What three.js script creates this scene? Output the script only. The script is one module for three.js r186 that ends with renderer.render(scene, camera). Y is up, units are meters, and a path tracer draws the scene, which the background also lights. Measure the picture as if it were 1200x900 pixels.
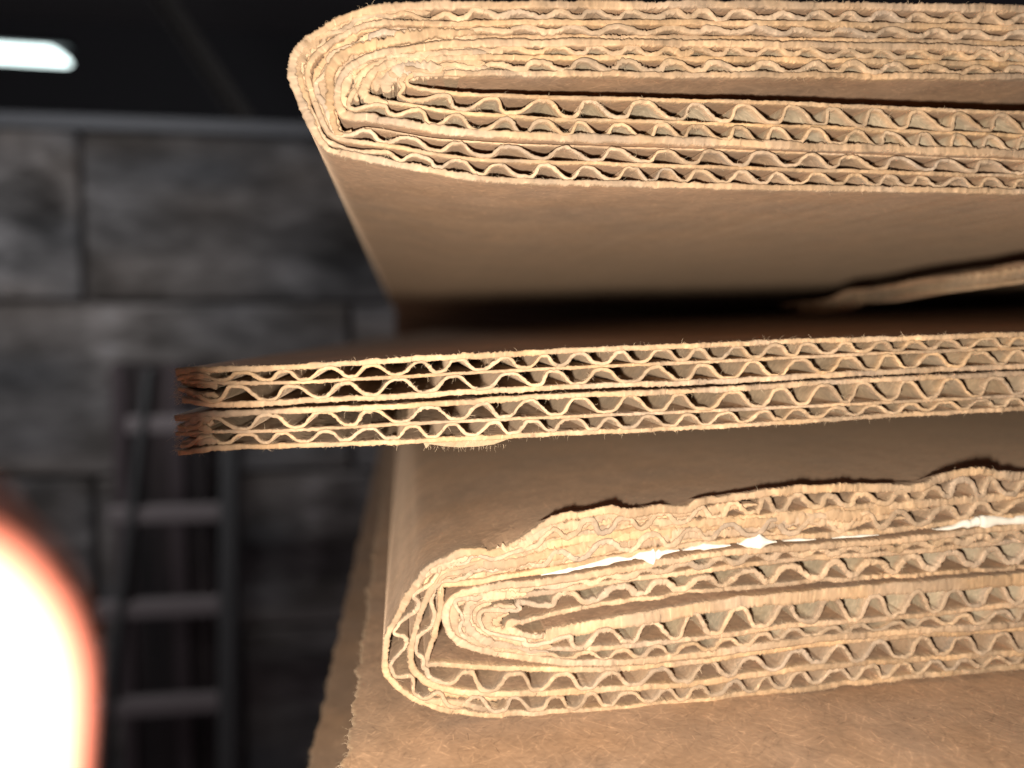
import * as THREE from 'three';
import { MarchingCubes } from 'three/addons/objects/MarchingCubes.js';
import { mergeGeometries } from 'three/addons/utils/BufferGeometryUtils.js';
import { RoundedBoxGeometry } from 'three/addons/geometries/RoundedBoxGeometry.js';
import { RectAreaLightUniformsLib } from 'three/addons/lights/RectAreaLightUniformsLib.js';

// ------------------------------------------------------------------ camera, light, exposure
const scene = new THREE.Scene();
const FOC = 906, VX = 475, VY = 390, DIST = 0.120;      // focal length of the photo in its pixels; where lines running straight back meet; distance to the cut faces
const pitch = Math.atan((450 - VY) / FOC), yaw = Math.atan((600 - VX) / FOC * Math.cos(pitch));
const camera = new THREE.PerspectiveCamera(2 * Math.atan(450 / FOC) * 180 / Math.PI, 4 / 3, 0.004, 60);
camera.rotation.order = 'YXZ';
camera.rotation.set(-pitch, -yaw, 0);
camera.position.set(0, 0, DIST);
camera.focus = 0.121;
camera.userData.fStop = 9.5;
camera.updateMatrixWorld(true);
scene.add(camera);

scene.background = new THREE.Color().setRGB(0.078, 0.067, 0.073);   // the dim air of the hall
const flash = new THREE.PointLight(new THREE.Color().setRGB(1, 0.93, 0.82), 0.156, 0, 2);   // the phone's flash, just under the lens
flash.position.set(-0.0076, -0.0125, DIST + 0.001);
flash.castShadow = true; flash.shadow.radius = 0.13;
scene.add(flash);

const renderer = new THREE.WebGLRenderer({ antialias: true });
renderer.toneMapping = THREE.LinearToneMapping;
renderer.toneMappingExposure = 1;
renderer.shadowMap.enabled = true;
RectAreaLightUniformsLib.init();

// ------------------------------------------------------------------ helpers
function rng(seed) { let a = seed >>> 0; return () => { a = (a + 0x6D2B79F5) | 0; let t = Math.imul(a ^ (a >>> 15), 1 | a); t = (t + Math.imul(t ^ (t >>> 7), 61 | t)) ^ t; return ((t ^ (t >>> 14)) >>> 0) / 4294967296; }; }
const hash = (i, j = 0, k = 0) => { let h = Math.imul(i, 374761393) + Math.imul(j, 668265263) + Math.imul(k, 2147483647 - 1013); h = Math.imul(h ^ (h >>> 13), 1274126177); return ((h ^ (h >>> 16)) >>> 0) / 4294967296; };
const sm = x => x * x * (3 - 2 * x), clamp = (x, a, b) => Math.min(b, Math.max(a, x)), lerp = (a, b, t) => a + (b - a) * t;
const step = (a, b, x) => sm(clamp((x - a) / (b - a), 0, 1));
function n1(x, s = 0) { const i = Math.floor(x), f = sm(x - i); return lerp(hash(i, s), hash(i + 1, s), f) * 2 - 1; }
function n2(x, y, s = 0) { const i = Math.floor(x), j = Math.floor(y), f = sm(x - i), g = sm(y - j); return lerp(lerp(hash(i, j, s), hash(i + 1, j, s), f), lerp(hash(i, j + 1, s), hash(i + 1, j + 1, s), f), g) * 2 - 1; }
const tmp = new THREE.Vector3();
function ray(u, v) { return new THREE.Vector3((u - 600) / FOC, -(v - 450) / FOC, -1).applyQuaternion(camera.quaternion); }
function onPlane(u, v, z = 0) { const d = ray(u, v); const k = (z - DIST) / d.z; return new THREE.Vector3(d.x * k, d.y * k, z); }

const taken = {};
function numbered(n) { taken[n] = (taken[n] ?? -1) + 1; return taken[n] ? n + '_' + String(taken[n]).padStart(3, '0') : n; }
function thing(name, label, category, group) { const o = new THREE.Group(); o.name = numbered(name); o.userData = { label, category }; if (group) o.userData.group = group; scene.add(o); return o; }
function part(name, geo, mat, parent, kind) { const m = new THREE.Mesh(geo, mat); m.name = name; m.castShadow = m.receiveShadow = true; if (kind) m.userData.kind = kind; (parent ?? scene).add(m); return m; }
function structure(name, geo, mat) { const m = part(name, geo, mat); m.userData.kind = 'structure'; return m; }

// ------------------------------------------------------------------ textures
function dataTex(n, fn, srgb) {
  const d = new Uint8Array(n * n * 4);
  for (let y = 0; y < n; y++) for (let x = 0; x < n; x++) { const c = fn(x, y), o = (y * n + x) * 4; d[o] = clamp(c[0], 0, 1) * 255; d[o + 1] = clamp(c[1], 0, 1) * 255; d[o + 2] = clamp(c[2], 0, 1) * 255; d[o + 3] = 255; }
  const t = new THREE.DataTexture(d, n, n); t.wrapS = t.wrapT = THREE.RepeatWrapping; t.magFilter = THREE.LinearFilter; t.minFilter = THREE.LinearMipmapLinearFilter; t.generateMipmaps = true;
  if (srgb) t.colorSpace = THREE.SRGBColorSpace; t.needsUpdate = true; return t;
}
function tiled(n, x, y, f, s) { // periodic value noise, f cells across the tile
  const X = x / n * f, Y = y / n * f, i = Math.floor(X), j = Math.floor(Y), a = sm(X - i), b = sm(Y - j), h = (p, q) => hash(((p % f) + f) % f, ((q % f) + f) % f, s);
  return lerp(lerp(h(i, j), h(i + 1, j), a), lerp(h(i, j + 1), h(i + 1, j + 1), a), b) * 2 - 1;
}
const TN = 1024, fibre = new Float32Array(TN * TN), shive = new Float32Array(TN * TN);
{
  const r = rng(11);
  for (let k = 0; k < 15000; k++) { // paper fibres: short bent strokes, more of them across than along
    let x = r() * TN, y = r() * TN, a = (r() - 0.5) * 1.9 + (r() < 0.28 ? Math.PI / 2 : 0), bend = (r() - 0.5) * 0.05; const len = 8 + r() * r() * 62, v = (r() - 0.42) * (0.5 + r());
    for (let s = 0; s < len; s++) { fibre[((y | 0) & (TN - 1)) * TN + ((x | 0) & (TN - 1))] += v * Math.sin(Math.PI * (s + 0.5) / len); x += Math.cos(a); y += Math.sin(a); a += bend; }
  }
  for (let k = 0; k < 3200; k++) { // coarser pale and dark fibres lying on the face
    let x = r() * TN, y = r() * TN, a = (r() - 0.5) * 1.6 + (r() < 0.3 ? Math.PI / 2 : 0), bend = (r() - 0.5) * 0.03; const len = 6 + r() * r() * 40, v = r() < 0.68 ? 0.32 : -0.25;
    for (let s = 0; s < len; s++) { for (let q = 0; q < 2; q++) fibre[(((y | 0) + q) & (TN - 1)) * TN + ((x | 0) & (TN - 1))] += v * Math.sin(Math.PI * (s + 0.5) / len); x += Math.cos(a); y += Math.sin(a); a += bend; }
  }
  for (let k = 0; k < 260; k++) { let x = r() * TN, y = r() * TN, a = r() * 6.3; const len = 3 + r() * 14, v = r() < 0.6 ? 0.9 : -0.8; for (let s = 0; s < len; s++) { shive[((y | 0) & (TN - 1)) * TN + ((x | 0) & (TN - 1))] += v; x += Math.cos(a); y += Math.sin(a); } }
}
const fib = (x, y) => { const X = (x + TN) & (TN - 1), Y = (y + TN) & (TN - 1), p = (i, j) => fibre[((Y + j) & (TN - 1)) * TN + ((X + i) & (TN - 1))]; return (p(0, 0) * 2 + p(1, 0) + p(-1, 0) + p(0, 1) + p(0, -1)) / 6; };
const kraftMap = dataTex(TN, (x, y) => {
  const b = 0.8 + 0.05 * tiled(TN, x, y, 9, 1) + 0.045 * tiled(TN, x, y, 38, 2) + 0.035 * tiled(TN, x, y, 190, 3) + 0.27 * clamp(fib(x, y), -0.8, 1.4) + 0.2 * shive[y * TN + x];
  const h = 0.022 * tiled(TN, x, y, 14, 4);
  return [b + h * 0.6, b, b - h];
}, true);
const kraftBump = dataTex(TN, (x, y) => { const b = 0.5 + 0.13 * tiled(TN, x, y, 120, 5) + 0.1 * tiled(TN, x, y, 300, 6) + 0.1 * clamp(fib(x, y), -1.2, 1.2) + 0.1 * shive[y * TN + x]; return [b, b, b]; });
const TILE = 0.13;
function kraft(r, g, b, bump = 0.00012, rough = 0.86) { return new THREE.MeshPhysicalMaterial({ sheen: 0.48, sheenRoughness: 0.5, sheenColor: new THREE.Color().setRGB(0.64, 0.44, 0.29), color: new THREE.Color().setRGB(r, g, b), map: kraftMap, bumpMap: kraftBump, bumpScale: bump, roughness: rough, vertexColors: true, side: THREE.DoubleSide }); }
const PAPER = kraft(1, 1, 1);
const FIBRE = new THREE.MeshStandardMaterial({ color: new THREE.Color().setRGB(0.66, 0.5, 0.33), roughness: 0.9 });
// linear base colours: cut edge of the paper, and the faces of the plies
const EDGE = [0.69, 0.46, 0.275], FACE = [0.6, 0.37, 0.22], FLUTE_EDGE = [0.69, 0.475, 0.295], FLUTE = [0.6, 0.43, 0.27], FLUTE_PALE = [0.68, 0.53, 0.35], FLUTE_BROWN = [0.6, 0.4, 0.25];

// ------------------------------------------------------------------ plies of corrugated board
// a curve drawn in the plane of the cut, in segments; at(t) with t in segments gives the point at that share of the segment's length
const EXT = 1420, XSPLIT = onPlane(690, 400).x;
function curveOf(segs, mm = 0) {
  const pts = [], cuts = [0];
  for (const s of segs) { for (let i = 0; i < s.length; i++) { const p = s[i], q = onPlane(p[0], p[1]); if (p[0] === EXT) { const w = s[i ? i - 1 : 1], e = onPlane(w[0], w[1]), k = (0.62 - e.x) / (q.x - e.x); const far = new THREE.Vector3(0.62, e.y + (q.y - e.y) * k, 0); if (i) pts.push(q, far); else pts.push(far, q); } else pts.push(q); } cuts.push(pts.length - 1); }
  const c = new THREE.CatmullRomCurve3(pts, false, 'centripetal'), n = pts.length - 1, tabs = [], splits = [];
  for (let k = 0; k < segs.length; k++) {
    const a = cuts[k] / n, b = cuts[k + 1] / n, m = 60 * Math.max(2, cuts[k + 1] - cuts[k]), P = [c.getPoint(a)], L = [0];
    for (let i = 1; i <= m; i++) { P.push(c.getPoint(lerp(a, b, i / m))); L.push(L[i - 1] + P[i].distanceTo(P[i - 1])); }
    tabs.push([P, L]);
    // long straight runs are also matched where they pass one line, so that plies lie square across the board
    const x0 = P[0].x, x1 = P[m].x; if (Math.abs(x1 - x0) > 0.06 ) { let j = 0; while (j < m && (P[j].x - XSPLIT) * (x0 - XSPLIT) > 0) j++; splits.push([x0 > x1 ? 0.78 : 0.22, L[j]]); } else splits.push([1, L[m]]);
  }
  return t => {
    const k = clamp(Math.floor(t), 0, segs.length - 1), [P, L] = tabs[k], fr = clamp(t - k, 0, 1), [ff, ll] = splits[k], want = fr < ff ? fr / ff * ll : ll + (fr - ff) / (1 - ff || 1) * (L[L.length - 1] - ll);
    let lo = 0, hi = L.length - 1; while (hi - lo > 1) { const m = (lo + hi) >> 1; if (L[m] <= want) lo = m; else hi = m; }
    const f = (want - L[lo]) / Math.max(1e-12, L[hi] - L[lo]);
    return [lerp(P[lo].x, P[hi].x, f), lerp(P[lo].y, P[hi].y, f)];
  };
}
const PXMM = 0.000135;
// a sheet of paper seen end on: follows the points, has thickness, runs back from the cut
function ribbon(front, back, o) {
  const { th: th0 = 0.0006, z0 = 0, depth = 0.9, edge = EDGE, face = FACE, seed = 1, fray = 1, slope = 0, hairs, hair = 0, rag = 0, wash = 0 } = o;
  const thT = o.thT ?? (() => 1), N = front.length, pos = [], col = [], uv = [], idx = [];
  const DZ = [depth, ...[depth * 0.35, 0.055, 0.014, 0.005, 0.0018, 0.0005].filter(d => d < depth)], nor = p => p.map((q, i) => { const a = p[Math.max(0, i - 1)], b = p[Math.min(N - 1, i + 1)], x = b[0] - a[0], y = b[1] - a[1], l = Math.hypot(x, y) || 1; return [-y / l, x / l]; });
  const nf = nor(front), nb = back ? nor(back) : nf, R = DZ.length * 2 + 5; let s = 0;
  const r = rng(seed * 77 + 5), tone = 0.92 + 0.14 * hash(seed, 91), hue = 0.05 * (hash(seed, 92) - 0.5);
  for (let i = 0; i < N; i++) {
    const th = th0 * thT(front[i][3] ?? 0);
    if (i) s += Math.hypot(front[i][0] - front[i - 1][0], front[i][1] - front[i - 1][1]);
    const w = s * 1000, big = n1(w * 0.17, seed), fine = n1(w * 1.3, seed + 1), tiny = n1(w * 4.1, seed + 2);
    const zf = z0 + 0.0003 * big + 0.0001 * fine + 0.000012 * tiny - rag * Math.max(0, n1(w * 0.33, seed + 9) * 0.8 + fine * 0.35);
    const hA = th / 2 * (1 + fray * (0.22 * n1(w * 0.45, seed + 3) + 0.14 * n1(w * 1.7, seed + 4) + (0.08 + 0.3 * Math.max(0, n1(w * 0.31, seed + 14))) * n1(w * 4.3, seed + 12) + 0.5 * Math.max(0, n1(w * 2.3, seed + 15) - 0.55))), hB = th / 2 * (1 + fray * (0.22 * n1(w * 0.4, seed + 5) + 0.14 * n1(w * 1.9, seed + 6) + (0.08 + 0.3 * Math.max(0, n1(w * 0.27, seed + 16))) * n1(w * 4.7, seed + 13) + 0.5 * Math.max(0, n1(w * 2.1, seed + 17) - 0.55)));
    const drift = th * (o.drift ?? 0.2) * n1(w * 0.5, seed + 7);
    const put = (off, dz, c, v) => {
      const m = back ? step(0.0004, 0.006, dz) : 0, wv = dz > 0.001 ? drift * step(0.001, 0.02, dz) + wash * Math.sin(w * 0.96 + seed) : 0;
      const f = front[i], n = nf[i], b = back ? back[i] : f, q = nb[i];
      pos.push(lerp(f[0] + n[0] * (off + wv), b[0] + q[0] * (off + wv), m), lerp(f[1] + n[1] * (off + wv), b[1] + q[1] * (off + wv), m) + slope * clamp(f[0] / 0.1, -0.2, 1.3) * dz, zf - dz);
      const g = dz < 0.0006 ? 1 + 0.1 * n1(w * 0.7 + v * 1500, seed + 8) + 0.09 * n2(w * 2.6, v * 12000, seed + 18) : 1; const e2 = dz < 0.0006 ? 0.5 + 0.5 * n1(w * 0.23 + v * 700, seed + 19) : 0.5, gr = dz < 0.0006 ? tone * (0.9 + 0.18 * e2) : 1, sat = dz < 0.0006 ? 0.06 * (e2 - 0.5) + hue : 0; col.push(c[0] * g * gr * (1 + sat), c[1] * g * gr, c[2] * g * gr * (1 - 2.2 * sat)); uv.push((s + seed * 0.0137) / TILE, v / TILE);
    };
    for (const dz of DZ) put(dz > 0.001 ? th / 2 : hA, dz, dz > 0.0006 ? face : edge, dz);
    const q = [0.94, 0.45, 0.02, -0.42, -0.94];
    for (let k = 0; k < 5; k++) { const e = k === 0 || k === 4 ? 0.00006 : 0.00004 * (1 + n2(w * 3.3, k, seed + 10)) - 0.00003; put(q[k] > 0 ? q[k] * hA : q[k] * hB, Math.max(0, e), edge, -0.0001 * k); }
    for (let k = DZ.length - 1; k >= 0; k--) put(DZ[k] > 0.001 ? -th / 2 : -hB, DZ[k], DZ[k] > 0.0006 ? face : edge, DZ[k] + 0.011);
    if (i) for (let k = 0; k < R - 1; k++) { const a = (i - 1) * R + k, b = a + R; idx.push(a, b, a + 1, a + 1, b, b + 1); }
    if (hairs && front[i][2] && r() < hair * 0.4 * (o.hairMore ?? 1)) { // loose fibres along the cut
      const side = r() < 0.5 ? 1 : -1, n = nf[i], base = new THREE.Vector3(front[i][0] + n[0] * side * (r() * 0.95) * th / 2, front[i][1] + n[1] * side * (r() * 0.95) * th / 2, zf - 0.0001);
      const d = new THREE.Vector3(n[0] * side * (0.3 + r()) - n[1] * (r() - 0.5) * 1.8, n[1] * side * (0.3 + r()) + n[0] * (r() - 0.5) * 1.8, (r() - 0.3) * 1.2).normalize();
      hairs.push([base, d, 0.00014 + r() ** 3 * 0.0009, r(), r(), r()]);
    }
  }
  for (const e of [0, N - 1]) for (let k = 0; k < (R >> 1) - 1; k++) { const a = e * R + k, b = e * R + k + 1, c = e * R + R - 1 - k, d = e * R + R - 2 - k; if (e) idx.push(a, c, b, b, c, d); else idx.push(a, b, c, b, d, c); }
  const g = new THREE.BufferGeometry();
  g.setAttribute('position', new THREE.Float32BufferAttribute(pos, 3)); g.setAttribute('color', new THREE.Float32BufferAttribute(col, 3)); g.setAttribute('uv', new THREE.Float32BufferAttribute(uv, 2));
  g.setIndex(idx); g.computeVertexNormals(); return g;
}
function hairGeometry(list) {
  const pos = [], idx = []; const u = new THREE.Vector3(), v = new THREE.Vector3();
  for (const [b, d, len, r1, r2, r3] of list) {
    u.set(r1 - 0.5, r2 - 0.5, r3 - 0.5).cross(d).normalize(); v.crossVectors(d, u); const base = pos.length / 3, S = 4, rad = 0.000012 + 0.000016 * r3;
    for (let k = 0; k <= S; k++) { const f = k / S, c = (r1 - 0.3) * 1.1 * f * f * len, c2 = (r2 - 0.5) * 0.6 * Math.sin(f * 4) * len, x = b.x + d.x * f * len + u.x * c + v.x * c2, y = b.y + d.y * f * len + u.y * c + v.y * c2, z = b.z + d.z * f * len + u.z * c + v.z * c2, w = rad * (1 - 0.6 * f);
      for (let q = 0; q < 3; q++) { const a = q * 2.0944; pos.push(x + (u.x * Math.cos(a) + v.x * Math.sin(a)) * w, y + (u.y * Math.cos(a) + v.y * Math.sin(a)) * w, z + (u.z * Math.cos(a) + v.z * Math.sin(a)) * w); } }
    for (let k = 0; k < S; k++) for (let q = 0; q < 3; q++) { const a = base + k * 3 + q, c = base + k * 3 + (q + 1) % 3; idx.push(a, c, a + 3, c, c + 3, a + 3); }
  }
  const g = new THREE.BufferGeometry(); g.setAttribute('position', new THREE.Float32BufferAttribute(pos, 3)); g.setIndex(idx); g.computeVertexNormals(); return g;
}
const XEND = onPlane(1235, 400).x;
// sample a curve at an even spacing (coarser outside the picture); third entry: in the picture
function along(c, t0, t1, gap = 0.00017, fn) {
  const out = []; let t = t0, p = c(t0); const dt = 0.002; const push = t => { const q = fn ? fn(t) : c(t); out.push([q[0], q[1], q[0] < XEND ? 1 : 0, t]); };
  push(t0); let acc = 0;
  while (t < t1) { const t2 = Math.min(t1, t + dt), q = c(t2), L = Math.hypot(q[0] - p[0], q[1] - p[1]), want = q[0] < XEND ? gap : gap * 6; let done = 0;
    while (acc + (L - done) >= want) { done += want - acc; acc = 0; push(lerp(t, t2, done / L)); }
    acc += L - done; t = t2; p = q; }
  push(t1); return out;
}
const mixCurve = (A, B, f) => t => { const a = A(t), b = B(t); return [lerp(a[0], b[0], f), lerp(a[1], b[1], f)]; };
// the wavy ply between two liners
function wave(A, B, o) {
  const { pitch: P, phase = 0, t0, t1, seed = 1, crush = () => 0, ha = 0.0003, hb = 0.0003, hf = 0.00022, lean = 0, squash = 0 } = o, M = o.metric ?? mixCurve(A, B, 0.5), S = 1400, L = [0], ph = [0]; let p = M(t0);
  for (let i = 1; i <= S; i++) { const t = lerp(t0, t1, i / S), q = M(t), d = Math.hypot(q[0] - p[0], q[1] - p[1]), c = crush(t); L.push(L[i - 1] + d); ph.push(ph[i - 1] + d / (P * (1 - 0.12 * c) * (1 + 0.08 * n1(L[i] * 130, seed)))); p = q; }
  const phaseAt = t => { const x = clamp((t - t0) / (t1 - t0), 0, 1) * S, i = Math.min(S - 1, Math.floor(x)); return lerp(ph[i], ph[i + 1], x - i) + phase; };
  const f = t => {
    const a = A(t), b = B(t), e = 0.003, m0 = M(t - e), m1 = M(t + e); let tx = m1[0] - m0[0], ty = m1[1] - m0[1]; const tl = Math.hypot(tx, ty) || 1; tx /= tl; ty /= tl;
    const w = phaseAt(t), k = Math.floor(w), c = crush(t), D = Math.hypot(b[0] - a[0], b[1] - a[1]); let s = Math.sin(w * 2 * Math.PI + 0.35 * n1(w * 1.0, seed + 1) + c * 0.6 * n1(w * 1.1, seed + 2)); s = s * (1.42 - 0.42 * s * s);
    const amp = 1 - squash * (0.5 + 0.5 * n1(w * 0.7, seed + 3)) - c * (0.55 + 0.3 * n1(w * 0.9, seed + 4)), lo = (ha * 0.75 + hf * 0.8) / D, hi = 1 - (hb * 0.75 + hf * 0.8) / D;
    let y = 0.5 + 0.5 * s * amp + c * 0.2 * n1(w * 0.8, seed + 5) + 0.05 * n1(w * 6.3, seed + 8) + 0.03 * n1(w * 14, seed + 9); y = lo < hi ? lerp(lo, hi, clamp(y, 0, 1)) : 0.5;
    const x = (lean * (y - 0.5) + 0.16 * n1(w * 2.1, seed + 6) + c * 0.3 * n1(w * 0.9, seed + 7)) * Math.min(D, 0.004);
    return [lerp(a[0], b[0], y) + tx * x, lerp(a[1], b[1], y) + ty * x];
  };
  return f;
}
function sampleWave(f, M, t0, t1, gap) { // even along the wave itself
  const raw = along(M, t0, t1, gap * 0.4, f), out = [raw[0]]; let acc = 0;
  for (let i = 1; i < raw.length; i++) { acc += Math.hypot(raw[i][0] - raw[i - 1][0], raw[i][1] - raw[i - 1][1]); if (acc >= (raw[i][2] ? gap : gap * 4) || i === raw.length - 1) { out.push(raw[i]); acc = 0; } }
  return out;
}
function liner(parent, c, o) { const t0 = o.t0 ?? 0, t1 = o.t1 ?? o.segs, pts = along(c, t0, t1, 0.00017); let back; if (o.back) { const cb = o.back; back = along(c, t0, t1, 0.00017, t => cb(t)); } return part(o.name ?? 'liner', ribbon(pts, back, o), PAPER, parent); }
function fluting(parent, A, B, o) {
  const M = mixCurve(A, B, 0.5), f = wave(A, B, o), pts = sampleWave(f, M, o.t0, o.t1, 0.00017); let back; if (o.backA) { const fb = wave(o.backA, B, { ...o, metric: M }); back = pts.map(p => { const q = fb(p[3]); return q; }); }
  if (o.hairs) { const r = rng(o.seed * 31 + 7), z = (o.z0 ?? 0); for (const p of pts) if (p[2] && r() < 0.012 * (o.fuzz ?? 1)) { const n = 5 + r() * 16, sp = 0.00025 + r() * 0.0004; for (let q = 0; q < n; q++) o.hairs.push([new THREE.Vector3(p[0] + (r() - 0.5) * sp, p[1] + (r() - 0.5) * sp, z - r() * 0.0006), new THREE.Vector3(r() - 0.5, r() - 0.5, (r() - 0.35) * 0.5).normalize(), 0.0003 + r() * 0.0007, r(), r(), r()]); } }
  return part('fluting', ribbon(pts, back, { th: 0.00055, edge: FLUTE_EDGE, face: FLUTE, ...o, fray: o.fray ?? 1.3 }), PAPER, parent);
}
// crumpled plies pressed together inside a tight fold
function wad(parent, A, B, t0, t1, fr, o) {
  const gs = []; fr.forEach((f, k) => {
    const M = mixCurve(A, B, f), s = o.seed + k * 13, a0 = t0 + (t1 - t0) * 0.12 * hash(s, 1), a1 = t1 - (t1 - t0) * 0.15 * hash(s, 2), line = along(M, a0, a1, 0.00019); let w = 0;
    const pts = line.map((p, i) => { if (i) w += Math.hypot(p[0] - line[i - 1][0], p[1] - line[i - 1][1]) * 1000; const a = A(p[3]), b = B(p[3]), y = clamp(f + (0.5 * n1(w * 0.14, s) + 0.22 * n1(w * 0.4, s + 1)) / fr.length, 0.02, 0.98), x = 0.00012 * n1(w * 0.6, s + 2); return [lerp(a[0], b[0], y) + x, lerp(a[1], b[1], y) + x * 0.6, p[2]]; });
    pts.forEach((p, i) => { p[3] = i / (pts.length - 1); });
    gs.push(ribbon(pts, null, { thT: u => 0.12 + 0.88 * Math.min(1, Math.min(u, 1 - u) * 7) ** 0.6, th: (0.0007 + 0.0005 * hash(s, 3)) * (o.thick ?? 1), edge: o.edge ?? FLUTE_EDGE, face: FLUTE, seed: s, depth: o.depth ?? 0.03, z0: (o.z0 ?? 0) - 0.0009 * hash(s, 4), fray: 1.6, hairs: o.hairs, hair: 0.6, slope: o.slope ?? 0 }));
  });
  return part('crushed_fluting', mergeGeometries(gs), PAPER, parent, 'stuff');
}
function fibres(parent, hairs) { if (hairs.length) part('loose_fibres', hairGeometry(hairs), FIBRE, parent, 'stuff'); }

// ------------------------------------------------------------------ upper bundle: a folded board wrapped round another
{
  const t = thing('folded_corrugated_board', 'brown double-wall board folded round the outside of the upper bundle', 'cardboard'), hairs = [];
  const O = curveOf([[[EXT, 13], [1200, 10], [900, 5], [620, 5], [500, 6], [447, 9]], [[423, 14], [398, 23], [373, 37], [350, 57], [342, 76], [344, 94], [352, 116], [362, 140], [374, 162], [386, 175]], [[409, 181], [447, 188], [497, 197], [547, 206], [600, 211], [700, 214], [900, 219], [1200, 224], [EXT, 229]]]);
  const M = curveOf([[[EXT, 36], [1200, 31], [900, 26], [620, 25], [500, 27], [450, 26]], [[427, 29], [402, 40], [382, 53], [367, 69], [361, 84], [363, 100], [369, 120], [377, 140], [386, 155], [396, 161]], [[420, 165], [460, 171], [507, 180], [547, 185], [600, 188], [700, 191], [900, 197], [1200, 206], [EXT, 213]]]);
  const I = curveOf([[[EXT, 56], [1200, 49], [900, 43], [620, 41], [520, 42], [482, 45]], [[445, 52], [410, 65], [396, 79], [389, 95], [387, 108], [388, 122], [391, 135], [395, 147], [402, 155], [412, 153]], [[428, 148], [470, 154], [520, 161], [560, 164], [610, 166.5], [700, 169.5], [900, 175], [1200, 186], [EXT, 193]]]);
  const crush = t => step(0.76, 0.98, t) * (1 - step(2.0, 2.1, t)), fold = t => 0.42 * (1 - step(0.8, 1, t)) + crush(t);
  liner(t, O, { segs: 3, th: 0.00095, thT: t => 1.3 - 0.3 * step(1.8, 2.1, t), seed: 21, hairs, hair: 1, wash: 0.00001, drift: 0.03 });
  liner(t, M, { segs: 3, th: 0.0006, thT: t => 1.5 - 0.5 * step(1.8, 2.1, t), seed: 22, hairs, hair: 0.3, z0: -0.0002 });
  liner(t, I, { segs: 3, th: 0.001, seed: 23, hairs, hair: 0.2, z0: -0.0009, t1: 2 }); liner(t, I, { segs: 3, th: 0.00035, seed: 24, hairs, hair: 0.2, z0: -0.0012, t0: 2 });
  fluting(t, O, M, { t0: 0, t1: 3, pitch: 0.00645, seed: 25, crush: fold, lean: -0.25, squash: 0.25, hairs, hair: 0.3, z0: -0.0003, face: FLUTE_BROWN, ha: 0.00045, fuzz: 1.5, thT: t => 1.45 - 0.45 * step(1.8, 2.1, t) });
  fluting(t, M, I, { t0: 0, t1: 3, pitch: 0.0081, seed: 26, crush: fold, lean: -0.4, squash: 0.2, hairs, hair: 0.3, z0: -0.0002, face: FLUTE_BROWN, phase: 0.3, fuzz: 1.5, thT: t => 1.5 - 0.5 * step(1.8, 2.1, t) });
  wad(t, O, M, 0.9, 1.95, [0.3, 0.62], { seed: 300, hairs, edge: EDGE, thick: 1.3 }); wad(t, M, I, 0.85, 2.0, [0.22, 0.5, 0.8], { seed: 340, hairs, edge: EDGE, thick: 1.4 });
  fibres(t, hairs);
}
{
  const t = thing('folded_corrugated_board', 'paler double-wall board folded tight inside the upper bundle', 'cardboard'), hairs = [];
  const O = curveOf([[[EXT, 65], [1200, 58], [900, 52], [620, 50], [520, 52], [470, 59]], [[434, 66], [409, 80], [398, 96], [395, 115], [403, 133]], [[434, 138], [472, 145], [520, 152], [620, 159], [700, 162], [900, 169], [1200, 180], [EXT, 187]]]);
  const M = curveOf([[[EXT, 81], [1200, 74], [900, 68], [620, 66], [530, 67], [485, 71]], [[455, 79], [436, 90], [428, 100], [427, 108], [434, 113]], [[450, 117], [485, 123], [530, 130], [620, 137], [700, 140], [900, 146], [1200, 158], [EXT, 166]]]);
  const I = curveOf([[[EXT, 96], [1200, 90], [900, 88], [620, 86], [540, 85], [505, 85]], [[488, 86], [480, 89], [477, 93], [478, 98], [484, 101]], [[495, 103], [512, 106], [540, 109], [620, 113], [700, 115], [900, 120], [1200, 132], [EXT, 140]]]);
  const fold = t => (t < 1 ? 0.45 : 0) + step(0.8, 0.98, t) * (1 - step(2.0, 2.12, t)) * 0.8;
  liner(t, O, { segs: 3, th: 0.0011, thT: t => 1 + 0.15 * step(1.8, 2.1, t), seed: 41, hairs, hair: 0.3, z0: 0.0002 });
  liner(t, M, { segs: 3, th: 0.0006, thT: t => 1.5 - 0.5 * step(1.8, 2.1, t), seed: 42, hairs, hair: 0.3, z0: -0.0003, edge: [0.72, 0.47, 0.26] });
  liner(t, I, { segs: 3, th: 0.00095, seed: 43, hairs, hair: 0.4, rag: 0.0007, t1: 1.5, z0: 0.0003 }); liner(t, I, { segs: 3, th: 0.00062, seed: 44, hairs, hair: 0.2, t0: 1.5 });
  fluting(t, O, M, { t0: 0, t1: 3, pitch: 0.00645, seed: 45, crush: fold, lean: -0.3, squash: 0.1, hairs, hair: 0.3, face: FLUTE_PALE, phase: 0.1, fuzz: 1.6, thT: t => 1.5 - 0.45 * step(1.8, 2.1, t) });
  fluting(t, M, I, { t0: 0, t1: 3, pitch: 0.0081, seed: 46, crush: fold, lean: -0.4, squash: 0.08, hairs, hair: 0.4, face: FLUTE_PALE, phase: 0.55, th: 0.0006, fuzz: 1.6, thT: t => 1.4 - 0.4 * step(1.8, 2.1, t) });
  wad(t, O, M, 0.88, 2.03, [0.25, 0.55, 0.82], { seed: 400, hairs, z0: 0.0003, thick: 1.4 }); wad(t, M, I, 0.9, 2.0, [0.12, 0.3, 0.48, 0.66, 0.84], { seed: 440, hairs, z0: 0.0001, thick: 1.7 });
  fibres(t, hairs);
}
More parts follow.
